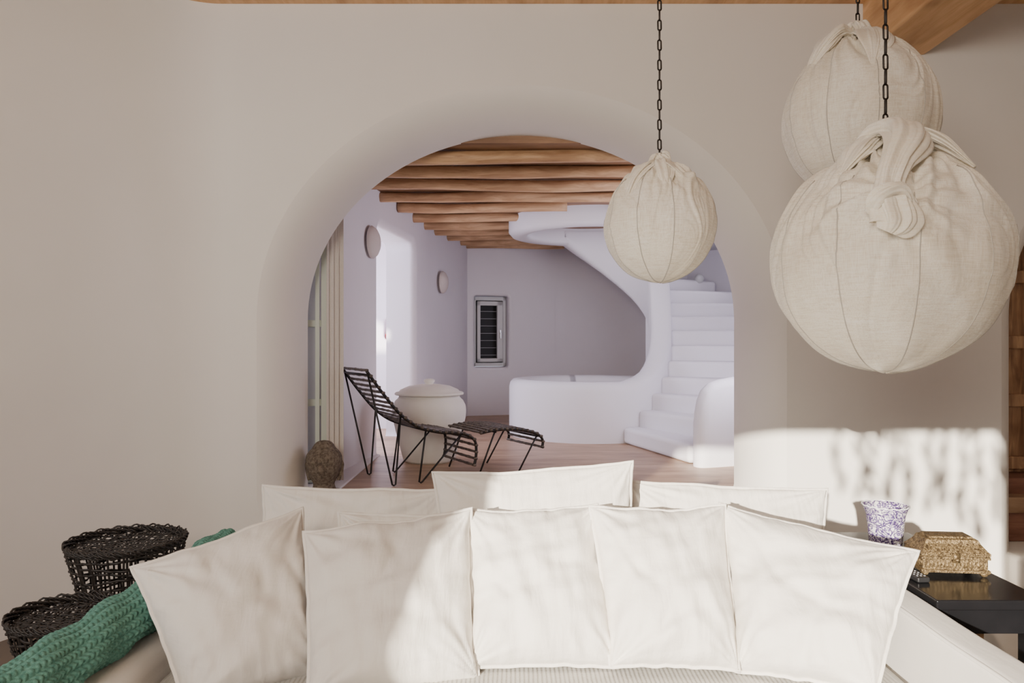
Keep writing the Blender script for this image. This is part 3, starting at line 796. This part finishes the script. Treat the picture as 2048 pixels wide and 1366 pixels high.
# remote control
c = Vector((1.487, 2.77, TT)); rot = Matrix.Translation(c) @ Matrix.Rotation(R(4), 4, 'Z')
t = thing('remote_control', 'black remote control lying beside the gold casket', 'remote control', c)
g('casing', lambda bm: add_box(bm, -.024, .024, -.09, .09, 0, .02), M['remote'], .006, t)
def f_b(bm):
    for i in range(3):
        for j in range(7): ball(bm, (-.014+.014*i, -.07+.019*j, .0205), .0045, 1, 1, .5, n=8)
g('buttons', f_b, M['button'], 0, t)

# ---------------------------------------------------------------- pendant globes
def chain(bm, x, y, z0, z1, ll, rw, wr):
    n = int((z1-z0)/(ll-2.2*wr))+1; step = (z1-z0)/n
    for k in range(n):
        zc = z0+step*(k+.5); h = ll/2-wr; w_ = rw-wr; pts = []
        for q in range(16):
            a = 2*PI*q/16; px = w_*math.cos(a); pz = (h-w_)*(1 if math.sin(a) > 0 else -1)+w_*math.sin(a)
            if k % 2: pts.append((x+px*.94+.0, y+px*.3, zc+pz))
            else: pts.append((x+px*.25, y+px*.95, zc+pz))
        tube(bm, pts, wr, 6, closed=True)
def pendant(c, rx, rz, label, seed, knot=None, knot_at=None):
    c = Vector(c); random.seed(seed)
    t = thing('pendant_lamp', label, 'lamp', c, 'gauze wrapped globe lamps on chains')
    ph = [random.uniform(0, 6.28) for _ in range(6)]; nr = 10
    face = -math.atan2(c.x, c.y); a_off = -PI/2+face+.25     # side turned to the seating area
    rows = []; nA = 340; nP = 130
    kn = Matrix.Rotation(face, 4, 'Z') @ Vector(knot_at) if knot_at else None
    def sp(a, f):
        s = math.sin(f); z = math.cos(f)
        lobe = 1-.020*(math.sin((a-a_off)*nr/2)**2)*s
        g_ = math.exp(-(f/.62)**2); g2 = math.exp(-(f/1.5)**2)
        tw = a+.6*g_
        fold = g_*(.10*nz(math.cos(tw)*3+seed, math.sin(tw)*3, f)*1.6+.09*nz(math.cos(tw)*7+seed, math.sin(tw)*7, f)*1.4+.04*math.sin(23*tw+ph[3]))*min(1, f*3.5)
        tb = a+.5*nz(math.cos(a)*1.5, math.sin(a)*1.5, f+seed)*f
        fold2 = g2*(.060*nz(math.cos(tb)*4+seed, math.sin(tb)*4, f*.5)+.046*nz(math.cos(tb)*9+seed, math.sin(tb)*9, f*.6)+.022*nz(math.cos(tb)*20+seed, math.sin(tb)*20, f*.7))*min(1, f*2)
        wr_ = .022*nz(math.cos(a)*2.5+seed, math.sin(a)*2.5, f*2.0)*(1 if f > .5 else .4)
        peak = .14*math.exp(-(f/.20)**2)
        r = lobe+fold*.8+fold2*1.4+wr_+peak
        d = Vector((s*math.cos(a), s*math.sin(a), z))
        if kn is not None:
            kd = kn.normalized(); dd = math.acos(max(-1, min(1, d.dot(kd))))
            ax1 = kd.cross(Vector((0,0,1))).normalized(); ax2 = kd.cross(ax1)
            an = math.atan2(d.dot(ax1), d.dot(ax2))+.25*dd
            r += math.exp(-(dd/.95)**2)*min(1, dd*3.5)*(.080*nz(math.cos(an)*2.6+seed, math.sin(an)*2.6, dd*.4)+.050*nz(math.cos(an)*6+seed, math.sin(an)*6, dd*.3)*math.exp(-(dd/.7)**2))
        return Vector((c.x+rx*r*d.x, c.y+rx*r*d.y, c.z+rz*r*z))
    for j in range(nP+1):
        f = .03+(PI-.03)*(j/nP)**1.15
        rows.append([sp(2*PI*k/nA, min(f, PI-.004)) for k in range(nA)])
    bm = BM(); V = add_grid(bm, rows, close_v=True); bm.faces.new(V[0]); bm.faces.new(V[-1]); obj('shade', bm, M['gauze'], t)
    bm = BM()
    for k in range(nr):
        a = a_off+2*PI*k/nr
        tube(bm, [sp(a, .75+(PI-.8)*q/46)+(sp(a, .75+(PI-.8)*q/46)-c).normalized()*.0002 for q in range(47)], .0020, 5)
    obj('wire_frame', bm, M['wire'], t)
    # gathered crown
    def cloth_fold(pk, amp=1.0):
        return lambda an, s: max(.25, 1+amp*(.75*nz(math.cos(an)*1.3+pk, math.sin(an)*1.3, s*2.2)+.55*nz(math.cos(an)*3+pk, math.sin(an)*3, s*1.6+3)+.22*nz(math.cos(an)*7+pk, math.sin(an)*7, s*2+7)))
    bm = BM(); sc = rx/.42
    for k in range(9):
        a = 2*PI*k/9+ph[4]; r1 = rx*.10; r2 = rx*random.uniform(.20,.34)
        d0 = Vector((math.cos(a), math.sin(a), 0)); d1 = Vector((math.cos(a+.9), math.sin(a+.9), 0))
        zt = c.z+rz; hh = random.uniform(.035,.08)
        pts = cat([Vector((c.x, c.y, zt+(hh+.01)*sc))+d0*.01, Vector((c.x, c.y, zt+hh*sc))+d0*r1*.8, Vector((c.x, c.y, zt-.01*sc))+d0*r2*.6+d1*.03*sc, Vector((c.x, c.y, zt-.055*sc))+d0*r2*1.05+d1*.06*sc], 10)
        m_ = len(pts)
        tube(bm, pts, [.044*sc*(.35+.65*math.sin(PI*(.12+.84*q/(m_-1)))) for q in range(m_)], 56, fold=cloth_fold(ph[k%6]+k), flat=.6)
    lathe(bm, [(.065*sc,-.02*sc),(.058*sc,.03*sc),(.036*sc,.07*sc),(.042*sc,.10*sc),(.026*sc,.095*sc),(.012*sc,.05*sc)], (c.x, c.y, c.z+rz), 60, fn=lambda a, z: 1+.18*math.sin(7*a+z*30)+.08*math.sin(15*a), capb=False)
    obj('gathered_cloth', bm, M['gauze2'], t)
    if knot:
        bm = BM(); RT = Matrix.Rotation(face, 4, 'Z')
        for pts, rad, fl in knot:
            pp = cat([c+(RT @ Vector(q)) for q in pts], 18); m_ = len(pp)
            rr = [interp(q/(m_-1), [i/(len(rad)-1) for i in range(len(rad))], rad) for q in range(m_)]
            tube(bm, pp, rr, 96, fold=cloth_fold(random.uniform(0, 20), .9), flat=fl)
        obj('knotted_tail', bm, M['gauze2'], t)
    bm = BM(); chain(bm, c.x, c.y, c.z+rz+.03, CEIL-.012, .058*(.8 if rx < .3 else 1), .0125*(.85 if rx < .3 else 1), .0033); obj('chain', bm, M['chain'], t)
    bm = BM(); lathe(bm, [(.04,.018),(.038,.006),(.01,.0),(.006,-.02)], (c.x, c.y, CEIL-.018), 24); obj('ceiling_mount', bm, M['chain'], t)
pendant((1.262, 2.5, ZC-(525-683)/F*2.5), .368, .370, 'largest cream gauze globe lamp hanging lowest, with knotted cloth tail', 4,
  knot=[([(-.07,-.02,.365),(-.01,-.06,.41),(.045,-.13,.40),(.055,-.225,.345),(.03,-.30,.275),(.01,-.345,.20),(.015,-.375,.13),(.025,-.385,.08),(.01,-.382,.05)], [.045,.062,.066,.056,.040,.033,.048,.055,.028], .62),
        ([(-.03,-.355,.11),(.0,-.378,.15),(.035,-.368,.16),(.065,-.345,.125)], [.026,.038,.036,.018], .7),
        ([(.0,-.04,.40),(.09,-.05,.41),(.17,-.06,.365),(.25,-.08,.28)], [.03,.064,.046,.012], .42),
        ([(-.01,-.05,.40),(-.05,-.09,.39),(-.09,-.14,.345),(-.13,-.19,.27)], [.03,.060,.046,.012], .42)], knot_at=(.03,-.9,.55))
pendant((1.542, 3.3, ZC+(683-238)/F*3.3), .321, .345, 'middle sized cream gauze globe lamp partly hidden behind the largest one', 8,
  knot=[([(-.02,-.02,.35),(-.09,-.08,.35),(-.15,-.14,.28),(-.20,-.17,.18)], [.03,.07,.05,.012], .42),
        ([(.0,-.05,.36),(.05,-.13,.33),(.07,-.22,.25),(.06,-.28,.14)], [.03,.07,.05,.012], .42)], knot_at=(-.15,-.45,.9))
pendant((.578, 2.9, ZC+(683-450)/F*2.9), .2155, .226, 'smallest cream gauze globe lamp hanging in front of the arch', 15,
  knot=[([(-.01,-.03,.235),(-.055,-.075,.21),(-.10,-.115,.15),(-.13,-.135,.07)], [.02,.042,.034,.008], .42),
        ([(.01,-.03,.235),(.065,-.075,.20),(.12,-.10,.13),(.15,-.11,.05)], [.02,.042,.034,.008], .42),
        ([(.0,-.03,.24),(.01,-.085,.22),(.02,-.145,.16),(.02,-.18,.08)], [.02,.036,.028,.008], .42)], knot_at=(0,-.5,.85))

# ---------------------------------------------------------------- vine outside the doorway behind the viewer
bm = BM(); random.seed(31)
for k in range(10):
    x = -.77+.106*k+random.uniform(-.02,.02); L = random.uniform(.40,.60)+.12*(k > 6); tube(bm, [(x, -1.95, 2.44), (x+.01, -1.95, 2.44-L)], .003, 5)
    z = 2.38+random.uniform(-.03,.03)
    while z > 2.42-L:
        cxx = x+random.uniform(-.03,.03); l = random.uniform(.06,.11); a = random.uniform(-.4,.4); w_ = l*random.uniform(.24,.42)
        q = [(0,l),(w_*.8,l*.3),(w_,-.2*l),(0,-l),(-w_,-.2*l),(-w_*.8,l*.3)]
        bm.faces.new([bm.verts.new((cxx+px*math.cos(a)-pz*math.sin(a), -1.95, z+px*math.sin(a)+pz*math.cos(a))) for px, pz in q]); z -= random.uniform(.08,.14)
tube(bm, [(-.8, -1.95, 2.44), (.4, -1.95, 2.44)], .008, 6)
for x in (-.8, .4): tube(bm, [(x, -1.95, 2.44), (x, -1.95, 2.47), (x, -1.78, 2.47)], .008, 6)
o = tag(obj('hanging_vine', bm, M['leaf'], loc=(-.1, -1.95, 2.42)), 'leafy vine strands hanging outside the doorway behind the viewer', 'plant'); o['kind'] = 'stuff'

# ---------------------------------------------------------------- light
def sun(d, e, col, ang):
    l = bpy.data.lights.new('sun', 'SUN'); l.energy = e; l.color = col; l.angle = R(ang)
    o = bpy.data.objects.new('sun', l); C.objects.link(o); o.rotation_euler = Vector(d).to_track_quat('-Z', 'Y').to_euler(); o.location = (-2, -4, 3)
def area(name, loc, d, sx, sy, e, col):
    l = bpy.data.lights.new(name, 'AREA'); l.shape = 'RECTANGLE'; l.size = sx; l.size_y = sy; l.energy = e; l.color = col
    o = bpy.data.objects.new(name, l); C.objects.link(o); o.location = loc; o.rotation_euler = Vector(d).to_track_quat('-Z', 'Y').to_euler()
sun((.43, 1, -.22), 14, (1, .91, .77), .62)
area('living_room_fill', (-1.2, -1.3, 2.6), (.22, 1, -.14), 1.8, 1.2, 122, (1, .88, .74))  # warm fill lamp added behind the camera to brighten the living room
area('left_cool_fill', (-3.3, .9, 2.3), (.8, 1, .08), 1.4, 1.2, 30, (.76, .87, 1))  # cool lamp added inside the solid left wall, which has no window
area('passage_daylight', (-2.7, 7.3, 2.0), (1, .18, -.2), 1.6, 1.5, 90, (.82, .79, 1))
area('well_fill', (.85, 8.1, 2.8), (.15, .1, -1), .9, .9, 3.5, (.90, .86, 1))  # lamp added under the closed ceiling inside the ring, lights the well
area('stair_fill', (2.3, 8.3, 2.62), (-.2, -.3, -1), .5, 1.0, 3, (.94, .88, 1))  # extra lamp below the soffit, added to light the stairs from above
area('back_room_fill', (1.9, 5.5, 1.9), (-.75, 1, .0), 1.2, 1.3, 32, (.90, .85, 1))  # unseen fill added behind the arch wall to lift the left and far walls
wd = bpy.data.worlds.new('World'); bpy.context.scene.world = wd; wd.use_nodes = True
bg = wd.node_tree.nodes['Background']; bg.inputs[0].default_value = (.85, .86, 1, 1); bg.inputs[1].default_value = 1.0

cam = bpy.data.cameras.new('camera'); cam.sensor_width = 36; cam.lens = 36*F/2048; cam.clip_start = .05
co = bpy.data.objects.new('camera', cam); C.objects.link(co); co.location = (0, 0, ZC); co.rotation_euler = (PI/2, 0, 0)
bpy.context.scene.camera = co
